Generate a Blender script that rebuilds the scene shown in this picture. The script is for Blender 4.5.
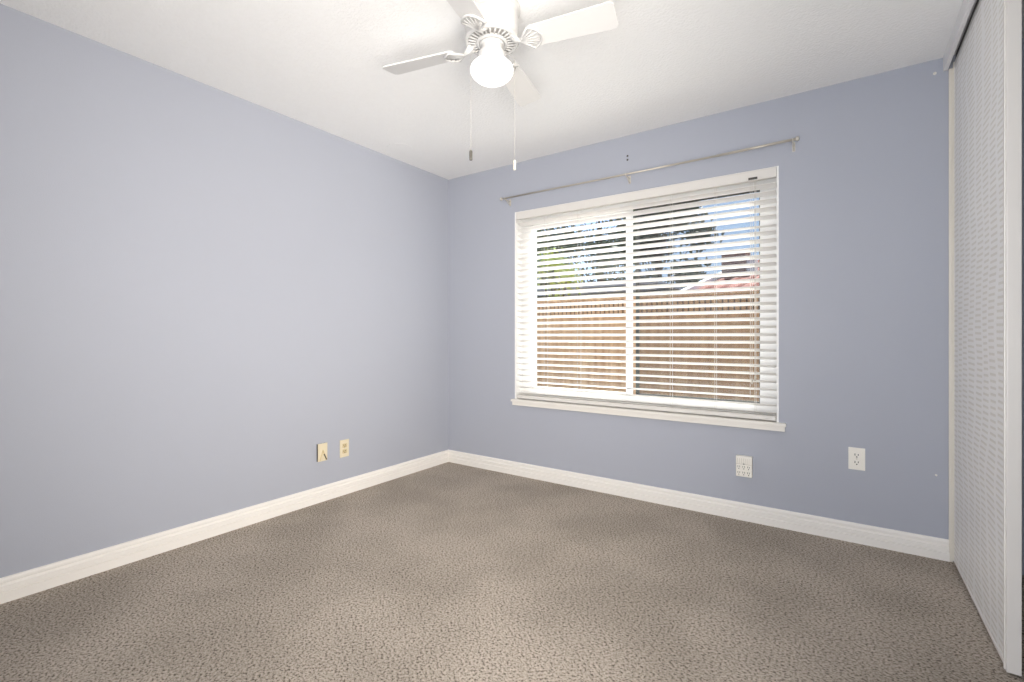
import bpy, bmesh, math, random
from mathutils import Vector, Matrix
random.seed(7)
for o in list(bpy.data.objects): bpy.data.objects.remove(o, do_unlink=True)
sc = bpy.context.scene
COL = sc.collection

# ------------------------------------------------------------------ camera
W = 3.254; H = 2.44; YN = -3.75
F = 481.15; YAW = 0.6053
cam_d = bpy.data.cameras.new('camera'); cam = bpy.data.objects.new('camera', cam_d); COL.objects.link(cam)
cam.location = (2.828, -3.117, 1.087)
cam.rotation_euler = (math.pi/2, 0, YAW)
cam_d.sensor_width = 36; cam_d.lens = F/1024*36
cam_d.shift_y = (335.8-341)/1024
cam_d.clip_start = .02; cam_d.clip_end = 300
sc.camera = cam

# ------------------------------------------------------------------ world, sun, lights, exposure
sc.view_settings.view_transform = 'Standard'; sc.view_settings.look = 'None'
sc.view_settings.gamma = 1; sc.view_settings.use_curve_mapping = False
sc.view_settings.exposure = 0.0
w = bpy.data.worlds.new('sky'); sc.world = w; w.use_nodes = True
nt = w.node_tree; nt.nodes.clear()
out = nt.nodes.new('ShaderNodeOutputWorld'); bg = nt.nodes.new('ShaderNodeBackground')
tc = nt.nodes.new('ShaderNodeTexCoord'); sep = nt.nodes.new('ShaderNodeSeparateXYZ')
cr = nt.nodes.new('ShaderNodeValToRGB')
cr.color_ramp.elements[0].position = 0.0; cr.color_ramp.elements[0].color = (.55, .70, .92, 1)
cr.color_ramp.elements[1].position = 0.6; cr.color_ramp.elements[1].color = (.28, .46, .85, 1)
nt.links.new(tc.outputs['Generated'], sep.inputs[0]); nt.links.new(sep.outputs['Z'], cr.inputs[0])
nt.links.new(cr.outputs[0], bg.inputs[0]); bg.inputs[1].default_value = 1.6
nt.links.new(bg.outputs[0], out.inputs[0])

def light(name, kind, loc, rot, energy, color=(1, 1, 1), size=1, size_y=None, **kw):
    d = bpy.data.lights.new(name, kind); o = bpy.data.objects.new(name, d); COL.objects.link(o)
    o.location = loc; o.rotation_euler = rot; d.energy = energy; d.color = color
    if kind == 'AREA':
        d.shape = 'RECTANGLE'; d.size = size; d.size_y = size_y or size
    for k, v in kw.items(): setattr(d, k, v)
    return o
def aim(o, target):
    o.rotation_euler = (Vector(target)-o.location).to_track_quat('-Z', 'Y').to_euler()
sun = light('sun', 'SUN', (2.2, 11, 11.0), (0, 0, 0), 15.5, (1, .97, .93), angle=.01); aim(sun, (1.5, 0, 0))
# added fill lamps out of view: beside, behind, and one aimed up
l1 = light('side_fill', 'AREA', (W+.06, -2.95, 1.15), (0, 0, 0), 44, (1, .93, .845), .8, 1.8, spread=math.radians(100)); aim(l1, (0, -.75, 1.35))
l3 = light('rear_fill', 'AREA', (2.72, YN+.06, 1.1), (0, 0, 0), 23, (1, .975, .96), .9, 1.9, spread=math.radians(130)); aim(l3, (2.4, 0, 1.2))
l2 = light('ceiling_fill', 'AREA', (2.0, -3.2, .22), (0, 0, 0), 8, (1, .985, .98), 1.8, .8, spread=math.radians(120)); l2.rotation_euler = (math.pi-math.radians(22), 0, 0)

# ------------------------------------------------------------------ materials
def lin(c):
    return tuple(((v/255+.055)/1.055)**2.4 if v/255 > .04045 else v/255/12.92 for v in c)+(1,)
def mat(name, rgb, rough=.5, metal=0, bump=0, bscale=80, var=0, vscale=4, detail=3, spec=.5):
    m = bpy.data.materials.new(name); m.use_nodes = True; n = m.node_tree; L = n.links
    b = n.nodes['Principled BSDF']; b.inputs['Base Color'].default_value = lin(rgb)
    b.inputs['Roughness'].default_value = rough; b.inputs['Metallic'].default_value = metal
    b.inputs['Specular IOR Level'].default_value = spec
    co = n.nodes.new('ShaderNodeTexCoord')
    if bump:
        t = n.nodes.new('ShaderNodeTexNoise'); t.inputs['Scale'].default_value = bscale; t.inputs['Detail'].default_value = detail
        L.new(co.outputs['Object'], t.inputs['Vector'])
        bp = n.nodes.new('ShaderNodeBump'); bp.inputs['Strength'].default_value = bump; bp.inputs['Distance'].default_value = .004
        L.new(t.outputs['Fac'], bp.inputs['Height']); L.new(bp.outputs[0], b.inputs['Normal'])
    t = n.nodes.new('ShaderNodeTexNoise'); t.inputs['Scale'].default_value = vscale; t.inputs['Detail'].default_value = 3
    L.new(co.outputs['Object'], t.inputs['Vector'])
    mx = n.nodes.new('ShaderNodeMix'); mx.data_type = 'RGBA'
    v = max(var, .015)
    c = lin(rgb); mx.inputs[6].default_value = tuple(x*(1-v) for x in c[:3])+(1,); mx.inputs[7].default_value = tuple(min(1, x*(1+v)) for x in c[:3])+(1,)
    L.new(t.outputs['Fac'], mx.inputs[0]); L.new(mx.outputs[2], b.inputs['Base Color'])
    return m

M_wall = mat('periwinkle_wall_paint', (172, 176, 187), .55, bump=.12, bscale=220, var=.02, vscale=1.5, spec=.25)
M_ceil = mat('textured_white_ceiling', (243, 243, 242), .9, bump=.9, bscale=75, var=.02, vscale=40, detail=5, spec=.1)
M_base = mat('white_baseboard_paint', (240, 237, 232), .35, var=.02)
M_trim = mat('sill_paint', (232, 229, 222), .4, var=.02)
M_vinyl = mat('white_vinyl', (244, 244, 242), .35)
M_slat = mat('white_faux_wood_slat', (247, 245, 242), .4)
n_ = M_slat.node_tree; tr = n_.nodes.new('ShaderNodeBsdfTranslucent'); tr.inputs[0].default_value = (.95, .93, .9, 1)
ms = n_.nodes.new('ShaderNodeMixShader'); ms.inputs[0].default_value = .1
n_.links.new(n_.nodes['Principled BSDF'].outputs[0], ms.inputs[1]); n_.links.new(tr.outputs[0], ms.inputs[2])
n_.links.new(ms.outputs[0], [q for q in n_.nodes if q.type == 'OUTPUT_MATERIAL'][0].inputs[0])
M_head = mat('headrail_white', (220, 217, 212), .45)
M_cord = mat('cord_white', (225, 222, 215), .8)
M_hard = mat('dark_cord_lock', (70, 68, 64), .5)
M_rod = mat('brushed_nickel_rod', (196, 190, 178), .35, metal=.55)
M_brk = mat('bracket_metal', (205, 200, 190), .35, metal=.3)
M_fan = mat('fan_white_enamel', (206, 205, 203), .4)
M_fanb = mat('fan_blade_white', (219, 218, 216), .5, var=.02, vscale=2)
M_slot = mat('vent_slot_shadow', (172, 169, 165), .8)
M_fobd = mat('grey_pull_fob', (84, 81, 75), .4)
M_fobl = mat('white_pull_fob', (205, 200, 188), .4)
M_chain = mat('chain_metal', (195, 190, 182), .35, metal=.3)
M_out = mat('white_outlet_plastic', (238, 235, 226), .35)
M_cream = mat('almond_plastic', (222, 211, 184), .4)
M_creamd = mat('almond_plastic_aged', (205, 188, 148), .45)
M_black = mat('slot_black', (30, 28, 26), .7)
M_cfr = mat('closet_door_frame', (226, 223, 218), .35)
M_jamb = mat('closet_jamb', (224, 219, 208), .4)
M_head2 = mat('closet_header', (230, 229, 229), .45)
M_cin = mat('closet_interior_shade', (70, 62, 56), .9)  # the closet's unlit darkness is put into this wall colour
M_ground = mat('pale_concrete_ground', (184, 170, 152), .95, bump=.6, bscale=12, var=.2)
M_roof = mat('terracotta_tile', (146, 60, 34), .85, bump=.6, bscale=8, var=.12, vscale=9)
M_fascia = mat('white_fascia', (238, 236, 230), .5)
M_stucco = mat('tan_stucco', (190, 165, 140), .9, bump=.4, bscale=40)
M_chim = mat('brown_chimney_stucco', (150, 118, 104), .9, bump=.4, bscale=20, var=.1)
M_shed = mat('grey_metal_roof', (150, 152, 155), .5, var=.05)
M_shedw = mat('dark_shed_wall', (62, 62, 64), .8, var=.08)
M_bark = mat('bark', (80, 65, 52), .95, bump=.8, bscale=20, var=.2)
def leafmat(name, rgb, var=.45):
    m = mat(name, rgb, .6, var=var, vscale=1.6); return m
M_leafd = leafmat('dark_leaves', (78, 86, 58)); M_leafm = leafmat('mid_leaves', (98, 108, 66)); M_leafy = leafmat('yellow_green_leaves', (160, 172, 60))

def nodes(m): return m.node_tree.nodes, m.node_tree.links
# carpet: short cut pile, speckled light and dark tufts with faint vacuum and foot marks
M_carpet = bpy.data.materials.new('taupe_carpet'); M_carpet.use_nodes = True
N, L = nodes(M_carpet); b = N['Principled BSDF']; b.inputs['Roughness'].default_value = 1; b.inputs['Specular IOR Level'].default_value = .05
co = N.new('ShaderNodeTexCoord')
def noise(sc_, det, rough=.5, src=None):
    t = N.new('ShaderNodeTexNoise'); t.inputs['Scale'].default_value = sc_; t.inputs['Detail'].default_value = det; t.inputs['Roughness'].default_value = rough
    L.new(src or co.outputs['Object'], t.inputs['Vector']); return t
mp = N.new('ShaderNodeMapping'); mp.inputs['Rotation'].default_value = (0, 0, YAW+.15); mp.inputs['Scale'].default_value = (.9, 1.1, 1)
L.new(co.outputs['Object'], mp.inputs['Vector'])
n1 = noise(115, 5, .72, mp.outputs[0]); n2 = noise(2.0, 2, .5); n3 = noise(260, 2)
r1 = N.new('ShaderNodeValToRGB'); e = r1.color_ramp.elements
e[0].position = .385; e[0].color = lin((80, 72, 63)); e[1].position = .60; e[1].color = lin((206, 196, 184))
em = e.new(.46); em.color = lin((171, 161, 149))
L.new(n1.outputs['Fac'], r1.inputs[0])
r2 = N.new('ShaderNodeValToRGB'); e = r2.color_ramp.elements
e[0].position = .40; e[0].color = (.89, .88, .87, 1); e[1].position = .62; e[1].color = (1.06, 1.05, 1.04, 1)
L.new(n2.outputs['Fac'], r2.inputs[0])
mx = N.new('ShaderNodeMix'); mx.data_type = 'RGBA'; mx.blend_type = 'MULTIPLY'; mx.inputs[0].default_value = 1
L.new(r1.outputs[0], mx.inputs[6]); L.new(r2.outputs[0], mx.inputs[7]); L.new(mx.outputs[2], b.inputs['Base Color'])
ad = N.new('ShaderNodeMath'); ad.operation = 'MULTIPLY_ADD'; ad.inputs[1].default_value = .35
L.new(n3.outputs['Fac'], ad.inputs[0]); L.new(n1.outputs['Fac'], ad.inputs[2])
bp = N.new('ShaderNodeBump'); bp.inputs['Strength'].default_value = .85; bp.inputs['Distance'].default_value = .008
L.new(ad.outputs[0], bp.inputs['Height']); L.new(bp.outputs[0], b.inputs['Normal'])

# embossed closet door: wavy columns of short horizontal ribs
M_door = bpy.data.materials.new('embossed_white_door'); M_door.use_nodes = True
N, L = nodes(M_door); b = N['Principled BSDF']; b.inputs['Roughness'].default_value = .5
co = N.new('ShaderNodeTexCoord'); sp = N.new('ShaderNodeSeparateXYZ'); L.new(co.outputs['Object'], sp.inputs[0])
def math_(op, a, b_=None, c_=None):
    m = N.new('ShaderNodeMath'); m.operation = op
    for i, v in enumerate((a, b_, c_)):
        if v is None: continue
        if isinstance(v, (int, float)): m.inputs[i].default_value = v
        else: L.new(v, m.inputs[i])
    return m.outputs[0]
wob = N.new('ShaderNodeTexNoise'); wob.inputs['Scale'].default_value = 2.4; wob.inputs['Detail'].default_value = 1; L.new(co.outputs['Object'], wob.inputs['Vector'])
yy = math_('MULTIPLY_ADD', wob.outputs['Fac'], .22, sp.outputs['Y'])
colu = math_('DIVIDE', yy, .115)
ci = math_('FLOOR', colu)
cf = math_('SUBTRACT', colu, ci)
off = math_('MULTIPLY', ci, .37)
row = math_('ADD', math_('MULTIPLY_ADD', wob.outputs['Fac'], .7, math_('DIVIDE', sp.outputs['Z'], .0235)), off)
rf = math_('FRACT', row)
# triangle waves
ca = math_('ABSOLUTE', math_('SUBTRACT', cf, .5)); ra = math_('ABSOLUTE', math_('SUBTRACT', rf, .5))
mC = N.new('ShaderNodeMapRange'); mC.inputs[1].default_value = .33; mC.inputs[2].default_value = .42; mC.inputs[3].default_value = 1; mC.inputs[4].default_value = 0; mC.interpolation_type = 'SMOOTHSTEP'; L.new(ca, mC.inputs[0])
mR = N.new('ShaderNodeMapRange'); mR.inputs[1].default_value = .12; mR.inputs[2].default_value = .26; mR.inputs[3].default_value = 1; mR.inputs[4].default_value = 0; mR.interpolation_type = 'SMOOTHSTEP'; L.new(ra, mR.inputs[0])
mask = math_('MULTIPLY', mC.outputs[0], mR.outputs[0])
mx = N.new('ShaderNodeMix'); mx.data_type = 'RGBA'; mx.inputs[6].default_value = lin((245, 244, 243)); mx.inputs[7].default_value = lin((228, 225, 219))
L.new(mask, mx.inputs[0]); L.new(mx.outputs[2], b.inputs['Base Color'])
bp = N.new('ShaderNodeBump'); bp.inputs['Strength'].default_value = .5; bp.inputs['Distance'].default_value = .003; bp.invert = True
L.new(mask, bp.inputs['Height']); L.new(bp.outputs[0], b.inputs['Normal'])

# fence boards: weathered wood, grain up the board, thin seams
M_fence = bpy.data.materials.new('weathered_fence_wood'); M_fence.use_nodes = True
N, L = nodes(M_fence); b = N['Principled BSDF']; b.inputs['Roughness'].default_value = .9
co = N.new('ShaderNodeTexCoord'); mp = N.new('ShaderNodeMapping'); mp.inputs['Scale'].default_value = (14, 14, .8); L.new(co.outputs['Object'], mp.inputs[0])
t = N.new('ShaderNodeTexNoise'); t.inputs['Scale'].default_value = 1; t.inputs['Detail'].default_value = 5; L.new(mp.outputs[0], t.inputs['Vector'])
r = N.new('ShaderNodeValToRGB'); r.color_ramp.elements[0].position = .3; r.color_ramp.elements[0].color = lin((196, 146, 100)); r.color_ramp.elements[1].position = .7; r.color_ramp.elements[1].color = lin((232, 186, 138))
L.new(t.outputs['Fac'], r.inputs[0]); L.new(r.outputs[0], b.inputs['Base Color'])

def simple(name, build):
    m = bpy.data.materials.new(name); m.use_nodes = True; n = m.node_tree; n.nodes.clear(); build(n); return m
def g_glass(n):
    o = n.nodes.new('ShaderNodeOutputMaterial'); t = n.nodes.new('ShaderNodeBsdfTransparent'); g = n.nodes.new('ShaderNodeBsdfGlossy')
    t.inputs[0].default_value = (.95, .97, .96, 1); g.inputs['Roughness'].default_value = .02
    m = n.nodes.new('ShaderNodeMixShader'); lw = n.nodes.new('ShaderNodeLayerWeight'); lw.inputs[0].default_value = .5
    p5 = n.nodes.new('ShaderNodeMath'); p5.operation = 'POWER'; p5.inputs[1].default_value = 5; n.links.new(lw.outputs['Facing'], p5.inputs[0])
    f = n.nodes.new('ShaderNodeMath'); f.operation = 'MULTIPLY_ADD'; f.inputs[1].default_value = .8; f.inputs[2].default_value = .03; n.links.new(p5.outputs[0], f.inputs[0])
    n.links.new(f.outputs[0], m.inputs[0]); n.links.new(t.outputs[0], m.inputs[1]); n.links.new(g.outputs[0], m.inputs[2]); n.links.new(m.outputs[0], o.inputs[0])
M_glass = simple('window_glass', g_glass)
def g_screen(n):
    o = n.nodes.new('ShaderNodeOutputMaterial'); t = n.nodes.new('ShaderNodeBsdfTransparent'); g = n.nodes.new('ShaderNodeBsdfDiffuse')
    g.inputs[0].default_value = (.08, .08, .09, 1); m = n.nodes.new('ShaderNodeMixShader'); m.inputs[0].default_value = .22
    n.links.new(t.outputs[0], m.inputs[1]); n.links.new(g.outputs[0], m.inputs[2]); n.links.new(m.outputs[0], o.inputs[0])
M_screen = simple('insect_screen', g_screen)
def g_globe(n):
    o = n.nodes.new('ShaderNodeOutputMaterial'); e = n.nodes.new('ShaderNodeEmission'); e.inputs[0].default_value = (1, .975, .955, 1); e.inputs[1].default_value = 1.7
    n.links.new(e.outputs[0], o.inputs[0])
M_globe = simple('lit_opal_glass', g_globe)

# ------------------------------------------------------------------ mesh helpers (world coordinates)
def wloc(o):
    v = Vector((0, 0, 0))
    while o: v += o.location; o = o.parent
    return v
def obj(name, bm, m, parent=None, origin=None, smooth=False):
    bmesh.ops.recalc_face_normals(bm, faces=bm.faces)
    org = Vector(origin) if origin is not None else (wloc(parent) if parent else Vector((0, 0, 0)))
    bmesh.ops.translate(bm, verts=bm.verts, vec=-org)
    me = bpy.data.meshes.new(name); bm.to_mesh(me); bm.free(); me.materials.append(m)
    if smooth:
        for p in me.polygons: p.use_smooth = True
    o = bpy.data.objects.new(name, me); COL.objects.link(o)
    if parent: o.parent = parent; o.location = org-wloc(parent)
    else: o.location = org
    return o
def thing(name, loc, label, cat, group=None):
    o = bpy.data.objects.new(name, None); COL.objects.link(o); o.location = loc; o.empty_display_size = .1
    o['label'] = label; o['category'] = cat
    if group: o['group'] = group
    return o
def struct(o, label=None):
    o['kind'] = 'structure'
    if label: o['label'] = label
    return o
def sempty(name, loc):
    o = bpy.data.objects.new(name, None); COL.objects.link(o); o.location = loc; o['kind'] = 'structure'; return o
def box(bm, x0, x1, y0, y1, z0, z1, bev=0, mtx=None):
    vs = [bm.verts.new((x, y, z)) for x in (x0, x1) for y in (y0, y1) for z in (z0, z1)]
    fs = [(0, 1, 3, 2), (4, 6, 7, 5), (0, 4, 5, 1), (2, 3, 7, 6), (0, 2, 6, 4), (1, 5, 7, 3)]
    faces = [bm.faces.new([vs[i] for i in f]) for f in fs]
    if bev:
        es = list({e for f in faces for e in f.edges})
        r = bmesh.ops.bevel(bm, geom=es, offset=bev, segments=2, affect='EDGES', profile=.7)
        vs = list({v for f in r['faces'] for v in f.verts} | {v for v in vs if v.is_valid})
    if mtx is not None: bmesh.ops.transform(bm, matrix=mtx, verts=[v for v in vs if v.is_valid])
    return vs
def newbox(*a, **k):
    bm = bmesh.new(); box(bm, *a, **k); return bm
def tube(bm, pts, r, seg=8, closed=False):
    pts = [Vector(p) for p in pts]; n = len(pts); rings = []
    up = Vector((0, 0, 1))
    for i, p in enumerate(pts):
        a = pts[(i-1) % n] if (closed or i > 0) else p; c = pts[(i+1) % n] if (closed or i < n-1) else p
        d = (c-a).normalized(); u = up if abs(d.dot(up)) < .95 else Vector((1, 0, 0))
        s = d.cross(u).normalized(); t = s.cross(d).normalized()
        rr = r[i] if isinstance(r, (list, tuple)) else r
        rings.append([bm.verts.new(p+(s*math.cos(k*2*math.pi/seg)+t*math.sin(k*2*math.pi/seg))*rr) for k in range(seg)])
    for i in range(n if closed else n-1):
        A, B = rings[i], rings[(i+1) % n]
        for k in range(seg): bm.faces.new((A[k], A[(k+1) % seg], B[(k+1) % seg], B[k]))
    if not closed: bm.faces.new(rings[0]); bm.faces.new(rings[-1][::-1])
def lathe(bm, prof, c, seg=40, axis='Z'):
    rings = []
    for r, z in prof:
        ring = []
        for k in range(seg):
            a = 2*math.pi*k/seg
            if axis == 'Z': p = (c[0]+r*math.cos(a), c[1]+r*math.sin(a), c[2]+z)
            elif axis == 'X': p = (c[0]+z, c[1]+r*math.cos(a), c[2]+r*math.sin(a))
            else: p = (c[0]+r*math.cos(a), c[1]+z, c[2]+r*math.sin(a))
            ring.append(bm.verts.new(p))
        rings.append(ring)
    for A, B in zip(rings, rings[1:]):
        for k in range(seg): bm.faces.new((A[k], A[(k+1) % seg], B[(k+1) % seg], B[k]))
    if prof[0][0] > 1e-4: bm.faces.new(rings[0][::-1])
    if prof[-1][0] > 1e-4: bm.faces.new(rings[-1])
    bmesh.ops.remove_doubles(bm, verts=bm.verts, dist=1e-5)
def extrude_poly(bm, pts2, to3, d):
    A = [bm.verts.new(to3(u, v, 0)) for u, v in pts2]; B = [bm.verts.new(to3(u, v, d)) for u, v in pts2]
    n = len(A); bm.faces.new(A); bm.faces.new(B[::-1])
    for i in range(n): bm.faces.new((A[i], A[(i+1) % n], B[(i+1) % n], B[i]))

# ------------------------------------------------------------------ the room
CX = W+.62                      # closet back
OX0, OX1, OZ0, OZ1 = .704, 2.514, .575, 2.055
struct(obj('floor', newbox(-.12, CX+.1, YN-.1, .2, -.15, 0), M_carpet))
struct(obj('ceiling', newbox(-.12, CX+.1, YN-.1, .2, H, H+.15), M_ceil))
struct(obj('wall_left', newbox(-.12, 0, YN-.1, .0, 0, H), M_wall))
bm = bmesh.new()
box(bm, -.12, OX0, 0, .2, 0, H); box(bm, OX1, CX+.1, 0, .2, 0, H)
box(bm, OX0, OX1, 0, .2, 0, OZ0); box(bm, OX0, OX1, 0, .2, OZ1, H)
bmesh.ops.remove_doubles(bm, verts=bm.verts, dist=1e-5)
struct(obj('wall_back', bm, M_wall))
# near wall behind the camera, with an opening added for the rear fill lamp
bm = bmesh.new(); box(bm, -.12, 2.24, YN-.1, YN, 0, H); box(bm, 2.24, 3.2, YN-.1, YN, 2.08, H); box(bm, 3.2, CX+.1, YN-.1, YN, 0, H)
struct(obj('wall_near', bm, M_wall))
# right side: closet recess and the wall that ends it
# with an unseen opening added for the side fill lamp
bm = bmesh.new(); box(bm, W, W+.1, YN, -3.42, 0, H); box(bm, W, W+.1, -3.42, -2.48, 2.08, H); box(bm, W, W+.1, -2.48, -2.15, 0, H)
struct(obj('wall_right', bm, M_wall))
bm = bmesh.new(); box(bm, CX, CX+.1, YN, 0, 0, H)
struct(obj('wall_closet', bm, M_cin))

# baseboards
prof = [(0, 0), (.017, 0), (.017, .040), (.010, .0415), (.010, .046), (.0155, .049), (.0155, .068), (.009, .071), (.006, .0755), (.006, .079), (.012, .083), (.012, .092), (.008, .100), (0, .101)]
bm = bmesh.new(); extrude_poly(bm, prof, lambda u, v, d: (u, YN+.01+d, v), -YN-.01)
struct(obj('baseboard_left', bm, M_base))
bm = bmesh.new(); extrude_poly(bm, prof, lambda u, v, d: (.0+d, -u, v), W-.012)
struct(obj('baseboard_back', bm, M_base))

# closet header (track fascia)
hd = sempty('trim_1', (W, 0, 2.37))
obj('fascia', newbox(W-.034, W-.016, -2.15, 0, 2.372, H, bev=.002), M_head2, hd)
obj('track', newbox(W+.012, W+.07, -2.15, 0, 2.405, H), M_hard, hd)
struct(hd)
bm = bmesh.new(); box(bm, W-.014, W+.0, -.016, 0, 0, 2.372, bev=.002)
struct(obj('trim_2', bm, M_jamb))
# sliding closet door
dr = sempty('door_1', (W+.02, -.48, .012))
obj('door_panel', newbox(W+.003, W+.028, -.934, -.03, .02, 2.392), M_door, dr)
bm = bmesh.new()
box(bm, W-.001, W+.034, -.950, -.936, .010, 2.394, bev=.003)
box(bm, W-.004, W+.004, -.938, -.926, .012, 2.394, bev=.002)
obj('edge_frame', bm, M_cfr, dr)
bm = bmesh.new(); box(bm, W-.001, W+.032, -.030, -.018, .012, 2.394, bev=.002)
obj('far_stile', bm, M_jamb, dr)
bm = bmesh.new(); box(bm, W+.001, W+.030, -.934, -.03, .012, .0205)
obj('bottom_rail', bm, M_cfr, dr)

# ------------------------------------------------------------------ window
wn = sempty('window_1', (1.609, .1, OZ0))
bm = bmesh.new()
for a in ((OX0, .800, OZ0, OZ1), (2.412, OX1, OZ0, OZ1), (.800, 2.412, OZ0, .672), (.800, 2.412, 1.985, OZ1)):
    box(bm, a[0], a[1], .078, .165, a[2], a[3])
bmesh.ops.remove_doubles(bm, verts=bm.verts, dist=1e-5)
obj('window_frame', bm, M_vinyl, wn)
bm = bmesh.new()
for a in ((.799, .812, .676, 1.965), (1.576, 1.590, .676, 1.965), (.799, 1.590, .672, .690), (.799, 1.590, 1.95, 1.985)):
    box(bm, a[0], a[1], .085, .12, a[2], a[3], bev=.001)
obj('fixed_sash', bm, M_vinyl, wn)
obj('meeting_stile', newbox(1.580, 1.618, .082, .112, .672, 1.985, bev=.003), M_vinyl, wn)
bm = bmesh.new()
for a in ((1.626, 1.648, .672, 1.985), (2.400, 2.412, .672, 1.985), (1.634, 2.412, .672, .686), (1.634, 2.412, 1.965, 1.985)):
    box(bm, a[0], a[1], .14, .155, a[2], a[3])
scf = obj('screen_frame', bm, M_hard, wn)
obj('screen_mesh', newbox(1.65, 2.40, .147, .1475, .686, 1.965), M_screen, wn)
obj('pane', newbox(.812, 1.576, .10, .104, .690, 1.95), M_glass, wn)
obj('pane', newbox(1.614, 2.412, .115, .119, .672, 1.985), M_glass, wn)
obj('window_sill', newbox(.682, 2.556, -.035, .08, OZ0, .594, bev=.003), M_trim, wn)
obj('sill_apron', newbox(.690, 2.550, -.026, -.0, .547, OZ0, bev=.003), M_trim, wn)
bm = bmesh.new(); box(bm, OX0-.004, OX0+.006, -.003, .02, .594, OZ1); box(bm, OX1-.006, OX1+.004, -.003, .02, .594, OZ1)
obj('corner_trim', bm, M_vinyl, wn)
bm = bmesh.new(); box(bm, OX0-.001, OX0+.005, .0, .08, .594, OZ1); box(bm, OX1-.005, OX1+.001, .0, .08, .594, OZ1); box(bm, OX0, OX1, .0, .08, OZ1-.002, OZ1+.001)
obj('reveal', bm, M_vinyl, wn)

# ------------------------------------------------------------------ blind
bl = thing('window_blind', (1.609, .03, .60), 'white faux wood venetian blind with open slats filling the window', 'blind')
bx0, bx1 = OX0+.010, OX1-.008
obj('headrail', newbox(bx0, bx1, .002, .060, 2.004, 2.044, bev=.002), M_head, bl)
bm = bmesh.new(); box(bm, bx0, bx1, -.003, .003, 1.996, 2.052, bev=.001); box(bm, bx0, bx1, -.006, .001, 1.994, 2.001, bev=.001)
obj('valance', bm, M_head, bl)
def slat_bm(zc, dz):
    bm = bmesh.new(); n = 6; w2 = .0245; th = .0028
    top = []; bot = []
    for i in range(n+1):
        u = -1+2*i/n; y = .028+u*w2; z = zc-u*dz+.0016*(1-u*u)
        top.append((y, z+th/2)); bot.append((y, z-th/2))
    extrude_poly(bm, top+bot[::-1], lambda u, v, d: (bx0+.003+d, u, v), bx1-bx0-.006)
    return bm
z = 1.185; zs = []
k = -12
while True:
    zc = 1.185+k*.0455
    if zc > 1.99: break
    zs.append(zc); k += 1
proto = None
for i, zc in enumerate(zs):
    j = len(zs)-1-i
    if j == 5:
        obj('slat', slat_bm(zc-.006, .0015), M_slat, bl, origin=(1.609, .028, zc)); continue
    if proto is None:
        proto = obj('slat', slat_bm(zc, .0078), M_slat, bl, origin=(1.609, .028, zc))
    else:
        s = proto.copy(); COL.objects.link(s); s.parent = bl; s.location = Vector((1.609, .028, zc))-bl.location
        s.rotation_euler.y = random.uniform(-.0007, .0007)
zlow = zs[0]
obj('bottom_rail', newbox(bx0+.003, bx1-.003, .004, .052, .600, .626, bev=.003), M_head, bl)
for lx in (.965, 1.245, 1.905, 2.175, 2.395):
    bm = bmesh.new()
    for yy_ in (.0018, .0545): tube(bm, [(lx, yy_, .62), (lx, yy_, 2.0)], .0009, 5)
    for zc in zs: tube(bm, [(lx, .0018, zc+.004), (lx, .0545, zc-.011)], .0006, 4)
    obj('ladder_cord', bm, M_cord, bl)
bm = bmesh.new(); box(bm, 2.362, 2.410, -.010, -.003, 1.999, 2.012, bev=.002)
obj('cord_lock', bm, M_hard, bl)
bm = bmesh.new()
for lx, z1 in ((2.372, .72), (2.398, .86), (2.382, .84)): tube(bm, [(lx, -.008, 2.0), (lx+.001, -.009, 1.4), (lx, -.008, z1)], .0011, 5)
obj('pull_cord', bm, M_cord, bl)
bm = bmesh.new()
for lx, z1 in ((2.398, .86), (2.382, .84)): lathe(bm, [(.0015, .0), (.004, -.006), (.006, -.028), (.0055, -.034), (.001, -.036)], (lx, -.009, z1), 12)
obj('tassel', bm, M_fobl, bl, smooth=True)

# ------------------------------------------------------------------ curtain rod
cr_ = thing('curtain_rod', (1.62, -.07, 2.14), 'thin brushed metal curtain rod on three brackets above the window', 'curtain rod')
Yr = -.068
bm = bmesh.new(); tube(bm, [(2.205, Yr, 2.158), (1.42, Yr, 2.156), (.63, Yr, 2.157)], .0058, 10); obj('inner_tube', bm, M_rod, cr_, smooth=True)
bm = bmesh.new(); tube(bm, [(2.606, Yr, 2.164), (2.20, Yr, 2.158)], .0072, 10); obj('outer_tube', bm, M_rod, cr_, smooth=True)
for x, zz, d in ((.625, 2.157, -1), (2.606, 2.164, 1)):
    bm = bmesh.new(); lathe(bm, [(.0, 0), (.010, d*.001), (.012, d*.006), (.012, d*.012), (.008, d*.017), (0, d*.019)], (x, Yr, zz), 16, 'X')
    obj('finial', bm, M_brk, cr_, smooth=True)
for x, zz in ((.655, 2.157), (1.636, 2.1565), (2.592, 2.1637)):
    b0 = bmesh.new()
    box(b0, x-.008, x+.008, -.003, 0, zz-.045, zz+.008, bev=.001)
    box(b0, x-.004, x+.004, Yr, -.002, zz-.014, zz-.009, bev=.001)
    tube(b0, [(x, -.003, zz-.04), (x, Yr+.012, zz-.012)], .003, 8)
    bk = obj('bracket', b0, M_brk, cr_)
    b1 = bmesh.new()
    tube(b1, [(x, Yr+.0105*math.cos(a), zz+.0105*math.sin(a)) for a in [math.radians(t) for t in range(-200, 21, 20)]], .0032, 6)
    obj('cradle', b1, M_brk, bk)
    b2 = bmesh.new(); lathe(b2, [(0, -.0055), (.003, -.005), (.0035, -.003)], (x, 0, zz-.038), 10, 'Y'); obj('screw', b2, M_fobd, bk)

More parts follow.
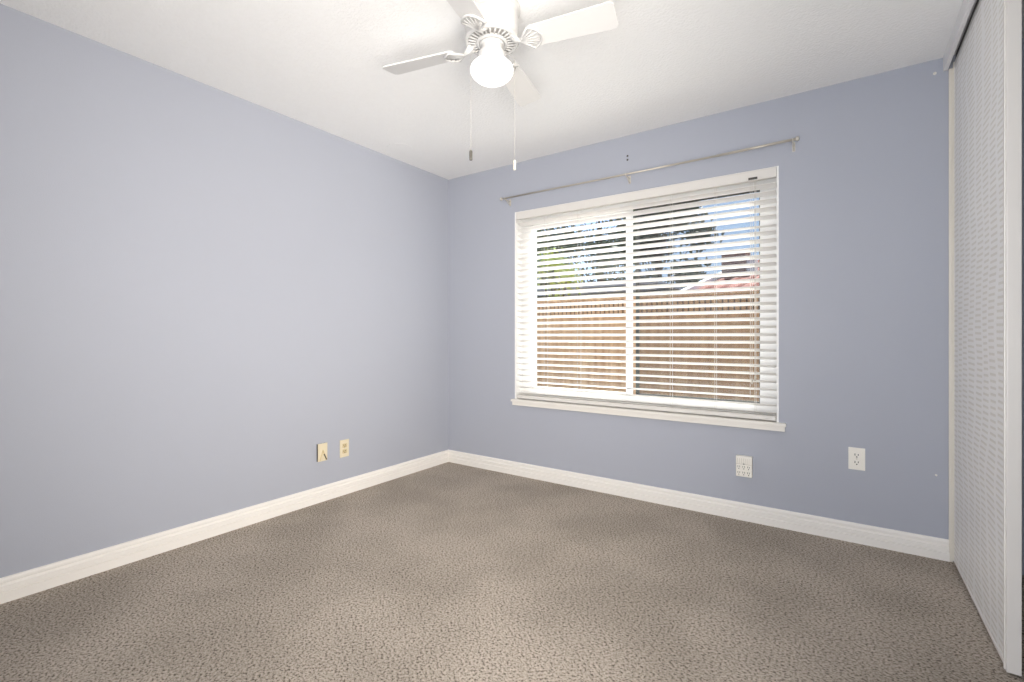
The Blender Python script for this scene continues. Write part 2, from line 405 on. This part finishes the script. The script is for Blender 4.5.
bm = bmesh.new(); lathe(bm, [(0, .0005), (.088, .0005), (.088, -.001), (.084, -.0025), (.078, -.0015), (0, -.0015)], (.193, -.728, H), 40)
o = obj('ceiling_patch', bm, M_ceil, origin=(.193, -.728, H)); o['label'] = 'faint round patch in the textured ceiling near the left wall'; o['category'] = 'patch'
# small leftovers on the back wall
for zz, lab in ((2.302, 'small screw anchor left in the wall above the rod centre, the upper one'), (2.276, 'small screw anchor left in the wall above the rod centre, the lower one')):
    bm = bmesh.new(); lathe(bm, [(0, -.004), (.005, -.0035), (.007, -.001), (.007, .0005)], (1.62, 0, zz), 12, 'Y')
    o = obj('wall_anchor', bm, M_fobd, origin=(1.62, 0, zz)); o['label'] = lab; o['category'] = 'wall anchor'; o['group'] = 'leftover screw anchors above the rod'
bm = bmesh.new(); lathe(bm, [(0, -.012), (.003, -.0115), (.003, -.003), (.007, -.002), (.007, 0.0005)], (3.19, 0, 2.372), 12, 'Y')
o = obj('wall_hook', bm, M_out, origin=(3.19, 0, 2.372)); o['label'] = 'tiny white nail hook high on the blue wall beside the closet header'; o['category'] = 'hook'
bm = bmesh.new(); lathe(bm, [(0, -.004), (.003, -.0035), (.005, -.001), (.005, 0.0005)], (3.195, 0, .405), 12, 'Y')
o = obj('wall_hook', bm, M_out, origin=(3.195, 0, .405)); o['label'] = 'tiny white nail head low on the blue wall near the closet door'; o['category'] = 'hook'

# ------------------------------------------------------------------ outlets
# duplex receptacle, back wall right
def duplex(root, mk, plate_m, face_m, w_, h_):
    # mk(u, v, d): u along wall, v up, d out of the wall
    def bx(u0, u1, v0, v1, d0, d1, bev=0):
        bm = bmesh.new(); p = mk(u0, v0, d0); q = mk(u1, v1, d1)
        box(bm, min(p[0], q[0]), max(p[0], q[0]), min(p[1], q[1]), max(p[1], q[1]), min(p[2], q[2]), max(p[2], q[2]), bev=bev); return bm
    obj('cover_plate', bx(-w_/2, w_/2, -h_/2, h_/2, 0, .006, .002), plate_m, root)
    for s in (1, -1):
        f = obj('receptacle', bx(-.017, .017, s*.0195-.014, s*.0195+.014, .005, .0085, .003), face_m, root)
        bm = bmesh.new()
        for u0, hh in ((-.0075, .0055), (.0065, .0045)):
            p = mk(u0-.0016, s*.0195-hh+.003, .0080); q = mk(u0+.0016, s*.0195+hh+.003, .0088)
            box(bm, min(p[0], q[0]), max(p[0], q[0]), min(p[1], q[1]), max(p[1], q[1]), min(p[2], q[2]), max(p[2], q[2]))
        p = mk(-.0030, s*.0195-.0115, .0080); q = mk(.0030, s*.0195-.0060, .0088)
        box(bm, min(p[0], q[0]), max(p[0], q[0]), min(p[1], q[1]), max(p[1], q[1]), min(p[2], q[2]), max(p[2], q[2]))
        obj('slots', bm, M_black, f)
    obj('screw', bx(-.003, .003, -.003, .003, .0055, .0072, .0005), M_fobl, root)
c = (2.879, 0, .440)
o = thing('wall_outlet', c, 'white duplex wall outlet on the blue wall, right of the window', 'outlet')
duplex(o, lambda u, v, d: (c[0]+u, -d, c[2]+v), M_out, M_out, .072, .116)
# six-way plug adapter
c2 = (2.342, 0, .322)
o = thing('outlet_adapter', c2, 'boxy white multi-socket outlet adapter on the blue wall, under the window corner', 'outlet adapter')
obj('body', newbox(c2[0]-.043, c2[0]+.043, -.036, 0, c2[2]-.060, c2[2]+.060, bev=.005), M_out, o)
bm = bmesh.new()
for i in range(7):
    u = -.033+i*.011; box(bm, c2[0]+u-.0012, c2[0]+u+.0012, -.0368, -.035, c2[2]+.018, c2[2]+.048)
obj('vent_ridges', bm, mat('adapter_groove', (205, 200, 190), .6), o)
bm = bmesh.new(); box(bm, c2[0]-.041, c2[0]+.041, -.0368, -.035, c2[2]+.0135, c2[2]+.015)
obj('seam', bm, mat('adapter_seam', (160, 152, 140), .6), o)
for cx_ in (-.026, 0, .026):
    for cz_ in (-.004, -.038):
        f = obj('socket', newbox(c2[0]+cx_-.0115, c2[0]+cx_+.0115, -.0378, -.0355, c2[2]+cz_-.014, c2[2]+cz_+.014, bev=.001), M_out, o)
        bm = bmesh.new()
        for u0 in (-.005, .005): box(bm, c2[0]+cx_+u0-.0012, c2[0]+cx_+u0+.0012, -.0384, -.0375, c2[2]+cz_-.001, c2[2]+cz_+.009)
        box(bm, c2[0]+cx_-.0025, c2[0]+cx_+.0025, -.0384, -.0375, c2[2]+cz_-.0105, c2[2]+cz_-.006)
        obj('slots', bm, M_black, f)
obj('status_light', newbox(c2[0]-.004, c2[0]+.004, -.0385, -.0365, c2[2]+.0035+.009, c2[2]+.0185), M_hard, o)
# almond jacks, left wall
c3 = (0, -1.231, .324)
o = thing('phone_jack_plate', c3, 'almond wall plate with an angled phone jack, nearer the camera on the left wall', 'phone jack')
obj('plate_side_shade', newbox(0, .011, c3[1]-.034, c3[1]+.034, c3[2]-.056, c3[2]+.056), M_hard, o)  # dark box added to stand for the plate's shaded side
obj('cover_plate', newbox(.010, .016, c3[1]-.033, c3[1]+.035, c3[2]-.058, c3[2]+.058, bev=.002), M_cream, o)
bm = bmesh.new()
tube(bm, [(.018, c3[1]-.022, c3[2]-.052), (.018, c3[1]+.001, c3[2]+.012), (.018, c3[1]+.026, c3[2]-.050)], [.004, .005, .006], 8)
obj('jack_bracket', bm, M_creamd, o)
bm = bmesh.new(); tube(bm, [(.0215, c3[1]+.006, c3[2]-.012), (.0215, c3[1]+.026, c3[2]-.051)], .0035, 8)
obj('cord_stub', bm, M_hard, o)
c4 = (0, -1.056, .315)
o = thing('wall_outlet', c4, 'almond duplex wall outlet on the left wall, nearer the room corner', 'outlet')
duplex(o, lambda u, v, d: (d, c4[1]+u, c4[2]+v), M_cream, M_creamd, .070, .118)

# ------------------------------------------------------------------ ceiling fan
FC = Vector((1.626, -1.526, 0))
fan = thing('ceiling_fan', (FC.x, FC.y, H), 'white four-blade ceiling fan with a lit round glass globe and two pull chains', 'ceiling fan')
bm = bmesh.new()
lathe(bm, [(0, 2.44), (.118, 2.44), (.118, 2.425), (.110, 2.418), (.106, 2.400), (.110, 2.392), (.110, 2.345), (.106, 2.322), (.098, 2.312), (.0, 2.312)], (FC.x, FC.y, 0), 56)
obj('motor_housing', bm, M_fan, fan, smooth=False)
# radially ribbed vent ring below the motor
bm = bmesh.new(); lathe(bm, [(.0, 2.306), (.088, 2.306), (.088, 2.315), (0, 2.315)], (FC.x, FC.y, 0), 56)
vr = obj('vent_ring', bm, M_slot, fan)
bm = bmesh.new()
for R_, z_, r_ in ((.104, 2.306, .009), (.058, 2.298, .008)):
    tube(bm, [(FC.x+R_*math.cos(a), FC.y+R_*math.sin(a), z_) for a in [2*math.pi*k/56 for k in range(56)]], r_, 8, closed=True)
for k in range(28):
    a = 2*math.pi*(k+.5)/28; u = Vector((math.cos(a), math.sin(a), 0))
    tube(bm, [FC+u*.058+Vector((0, 0, 2.297)), FC+u*.104+Vector((0, 0, 2.303))], [.0030, .0052], 6)
obj('rib', bm, M_fan, vr, smooth=True).name = 'ribs'
bm = bmesh.new()
lathe(bm, [(0, 2.305), (.050, 2.305), (.050, 2.290), (.044, 2.286), (.044, 2.262), (.056, 2.254), (.060, 2.226), (.058, 2.216), (0, 2.216)], (FC.x, FC.y, 0), 40)
obj('switch_housing', bm, M_fan, fan, smooth=False)
bm = bmesh.new()
pr = [(0, 2.130), (.026, 2.132), (.048, 2.139), (.067, 2.150), (.081, 2.163), (.088, 2.176), (.0895, 2.188), (.085, 2.201), (.074, 2.212), (.056, 2.219), (0, 2.219)]
lathe(bm, pr, (FC.x, FC.y, 0), 48)
obj('globe', bm, M_globe, fan, smooth=True)
# blades
def blade_parts(ang):
    R = Matrix.Translation((FC.x, FC.y, 2.284)) @ Matrix.Rotation(ang, 4, 'Z')
    P = R @ Matrix.Rotation(math.radians(-13), 4, 'X')
    bm = bmesh.new()
    pts = []
    r0, r1, w0, w1 = .165, .512, .049, .060
    pts += [(r0, -w0*.8), (r0+.012, -w0)]
    for t in range(0, 91, 15):
        a = math.radians(t-90); pts.append((r1-.022+.022*math.cos(a), -w1+.022+.022*math.sin(a)))
    for t in range(0, 91, 15):
        a = math.radians(t); pts.append((r1-.022+.022*math.cos(a), w1-.022+.022*math.sin(a)))
    pts += [(r0+.012, w0), (r0, w0*.8)]
    extrude_poly(bm, pts, lambda u, v, d: P @ Vector((u, v, d)), .006)
    bl_ = obj('blade', bm, M_fanb, fan)
    bm = bmesh.new()
    # open scalloped iron: rim, stem, ribs
    def q(u, v, d=-.006): return P @ Vector((u, v, d))
    rim = [q(.125, 0)]
    for t in range(-48, 49, 8):
        a = math.radians(t); rr = .092+.010*math.cos(a*3.7)
        rim.append(q(.125+rr*math.cos(a)*.92, rr*math.sin(a)*.86))
    tube(bm, rim, .0052, 8, closed=True)
    for t in (-30, -15, 0, 15, 30):
        a = math.radians(t); tube(bm, [q(.128, 0), q(.125+.090*math.cos(a)*.92, .090*math.sin(a)*.86)], [.0042, .0026], 6)
    tube(bm, [R @ Vector((.085, 0, .022)), R @ Vector((.105, 0, .006)), q(.128, 0)], [.011, .010, .007], 8)
    tube(bm, [R @ Vector((.085, -.022, .022)), R @ Vector((.108, -.012, .004)), q(.130, -.002)], .005, 8)
    tube(bm, [R @ Vector((.085, .022, .022)), R @ Vector((.108, .012, .004)), q(.130, .002)], .005, 8)
    obj('blade_iron', bm, M_fan, bl_, smooth=True)
for a in (12, 104, 193, 284): blade_parts(math.radians(a))
# pull chains
rv = Vector((math.cos(YAW), math.sin(YAW), 0))
for lat, zt, ztop, m_, lab in ((-.087, 1.855, 2.24, M_fobd, 'grey metal fob'), (.094, 1.825, 2.24, M_fobl, 'white fob')):
    p = FC+rv*lat; dd = 1 if lat > 0 else -1
    fwd = Vector((-math.sin(YAW), math.cos(YAW), 0))*(.03 if lat > 0 else 0)
    p = p+fwd
    bm = bmesh.new()
    tube(bm, [FC+rv*dd*.048+Vector((0, 0, 2.27)), p+Vector((-.012*dd*rv.x, -.012*dd*rv.y, 2.262)), p+Vector((0, 0, 2.25)), p+Vector((0, 0, zt))], .0007, 6)
    ch = obj('pull_chain', bm, M_chain, fan)
    bm = bmesh.new(); lathe(bm, [(0, 0), (.005, -.001), (.0066, -.005), (.0066, -.036), (.0056, -.041), (0, -.042)], (p.x, p.y, zt), 14)
    f = obj('fob', bm, m_, ch, smooth=True); f['label'] = lab

# ------------------------------------------------------------------ outdoors
struct(obj('ground', newbox(-30, 20, .2, 45, -.3, -.15), M_ground))
fe = thing('wooden_fence', (0, 4.0, -.15), 'weathered tan wooden fence with a close-picket top, right behind the window', 'fence')
bm = bmesh.new(); x = -6.0
while x < 6.5:
    wv = .138; dy = random.uniform(-.003, .003); box(bm, x, x+wv, 4.0+dy, 4.02+dy, -.15, 1.40, bev=.002); x += .142
obj('board_panel', bm, M_fence, fe)
bm = bmesh.new(); x = -6.0
while x < 6.5:
    box(bm, x, x+.052, 4.0, 4.018, 1.415, 1.655); x += .076
obj('picket_panel', bm, M_fence, fe)
obj('top_rail', newbox(-6, 6.5, 3.985, 4.03, 1.655, 1.69, bev=.003), M_fence, fe)
obj('middle_rail', newbox(-6, 6.5, 3.985, 4.03, 1.385, 1.42, bev=.003), M_fence, fe)
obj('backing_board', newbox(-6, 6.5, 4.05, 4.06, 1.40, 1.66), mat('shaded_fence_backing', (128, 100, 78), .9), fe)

# neighbour's house: low terracotta roof with a white rake board and a chimney
nh = thing('neighbour_house', (4, 10, -.15), 'low house beyond the fence with terracotta tile roof and white roof edge', 'house')
bm = bmesh.new(); sl = .205
def rz(y): return 1.80+(y-6.2)*sl
vs = [(.22, 6.2), (9, 6.2), (9, 15), (.22, 15)]
A = [bm.verts.new((x_, y_, rz(y_))) for x_, y_ in vs]; B = [bm.verts.new((x_, y_, rz(y_)-.12)) for x_, y_ in vs]
bm.faces.new(A); bm.faces.new(B[::-1])
for i in range(4): bm.faces.new((A[i], A[(i+1) % 4], B[(i+1) % 4], B[i]))
for k in range(29):
    x_ = .45+k*.30
    tube(bm, [(x_, 6.2, rz(6.2)+.01), (x_, 15, rz(15)+.01)], .055, 6)
obj('tile_roof', bm, M_roof, nh)
bm = bmesh.new()
vs = [(6.15, rz(6.15)-.16), (15, rz(15)-.16), (15, rz(15)+.10), (6.15, rz(6.15)+.10)]
extrude_poly(bm, vs, lambda u, v, d: (.12+d, u, v), .12)
obj('rake_board', bm, M_fascia, nh)
bm = bmesh.new(); box(bm, .5, 8.7, 6.9, 14.8, -.15, 1.75)
obj('wall', bm, M_stucco, nh)
ch = obj('chimney', newbox(.26, .80, 9.9, 10.5, 2.3, 3.18, bev=.01), M_chim, nh)
obj('chimney_flashing', newbox(.82, 1.02, 10.0, 10.4, 2.5, 3.0, bev=.01), M_fascia, ch)
obj('chimney_cap', newbox(.22, .84, 9.86, 10.54, 3.15, 3.22, bev=.01), M_chim, ch)

# grey roofed shed
sh = thing('garden_shed', (-2.2, 9, -.15), 'dark shed with a flat grey metal roof beyond the fence, left half of window', 'shed')
obj('wall', newbox(-4.1, -.9, 8.2, 10, -.15, 2.14), M_shedw, sh)
bm = bmesh.new(); box(bm, -4.25, -.75, 8.0, 10.2, 2.30, 2.38, bev=.01); obj('roof_slab', bm, M_shed, sh)
bm = bmesh.new(); box(bm, -4.25, -.75, 7.97, 8.05, 2.16, 2.22, bev=.01); obj('gutter', bm, M_shed, sh)

def tree(name, cx_, cy_, base, top, rad, n, lm, ls, label, seed, low=.25):
    rnd = random.Random(seed)
    t = thing(name, (cx_, cy_, -.15), label, 'tree', 'trees and bushes beyond the fence')
    bm = bmesh.new(); hgt = top-base
    tube(bm, [(cx_, cy_, -.15), (cx_+.1, cy_, base+hgt*.3), (cx_-.05, cy_+.1, base+hgt*.7)], [rad*.08+.04, rad*.05+.03, .02], 8)
    cl = []
    for k in range(26):
        a = rnd.uniform(0, 6.28); rr = rad*math.sqrt(rnd.random()); zz = base+hgt*rnd.uniform(low*.2, 1)
        kf = math.sin(math.pi*min(1, max(.15, (zz-base)/hgt*.8+.15)))
        c_ = Vector((cx_+rr*kf*math.cos(a), cy_+rr*kf*math.sin(a), zz)); cl.append(c_)
        tube(bm, [(cx_, cy_, base+(zz-base)*.4), tuple(c_)], [.03, .008], 5)
    obj('trunk', bm, M_bark, t)
    bm = bmesh.new()
    for k in range(n):
        c_ = rnd.choice(cl); g = Vector((rnd.gauss(0, 1), rnd.gauss(0, 1), rnd.gauss(0, .8)))*rad*.17
        p_ = c_+g; d1 = Vector((rnd.gauss(0, 1), rnd.gauss(0, 1), rnd.gauss(0, 1))).normalized(); d2 = d1.orthogonal().normalized()
        s_ = ls*rnd.uniform(.6, 1.4)
        v = [bm.verts.new(p_+d1*s_), bm.verts.new(p_+d2*s_*.45+d1*.1*s_), bm.verts.new(p_-d1*s_), bm.verts.new(p_-d2*s_*.45)]
        bm.faces.new(v)
    me = bpy.data.meshes.new('foliage'); org = wloc(t); bmesh.ops.translate(bm, verts=bm.verts, vec=-org); bm.to_mesh(me); bm.free(); me.materials.append(lm)
    o = bpy.data.objects.new('foliage', me); COL.objects.link(o); o.parent = t; return t
tree('tall_tree', -7.6, 19.8, 1.5, 10.5, 3.0, 16000, M_leafd, .10, 'tall dark green tree beyond the fence, behind the middle of the window', 1)
tree('tall_tree', -2.4, 13.0, 1.3, 6.6, 1.5, 12000, M_leafd, .10, 'dark green tree beside the terracotta roof, seen through the right pane', 2)
tree('tall_tree', -6.4, 11.0, 1.0, 4.9, 1.4, 7000, M_leafm, .10, 'loose mid green tree showing sky through it, behind the left pane', 3)
tree('bush', -2.5, 6.3, .4, 2.9, .85, 3200, M_leafy, .045, 'sunlit yellow green bush just beyond the fence, left pane', 4)
tree('bush', -4.4, 5.9, .4, 2.7, .8, 2500, M_leafm, .05, 'mid green bush just beyond the fence at the left edge of the window', 5)
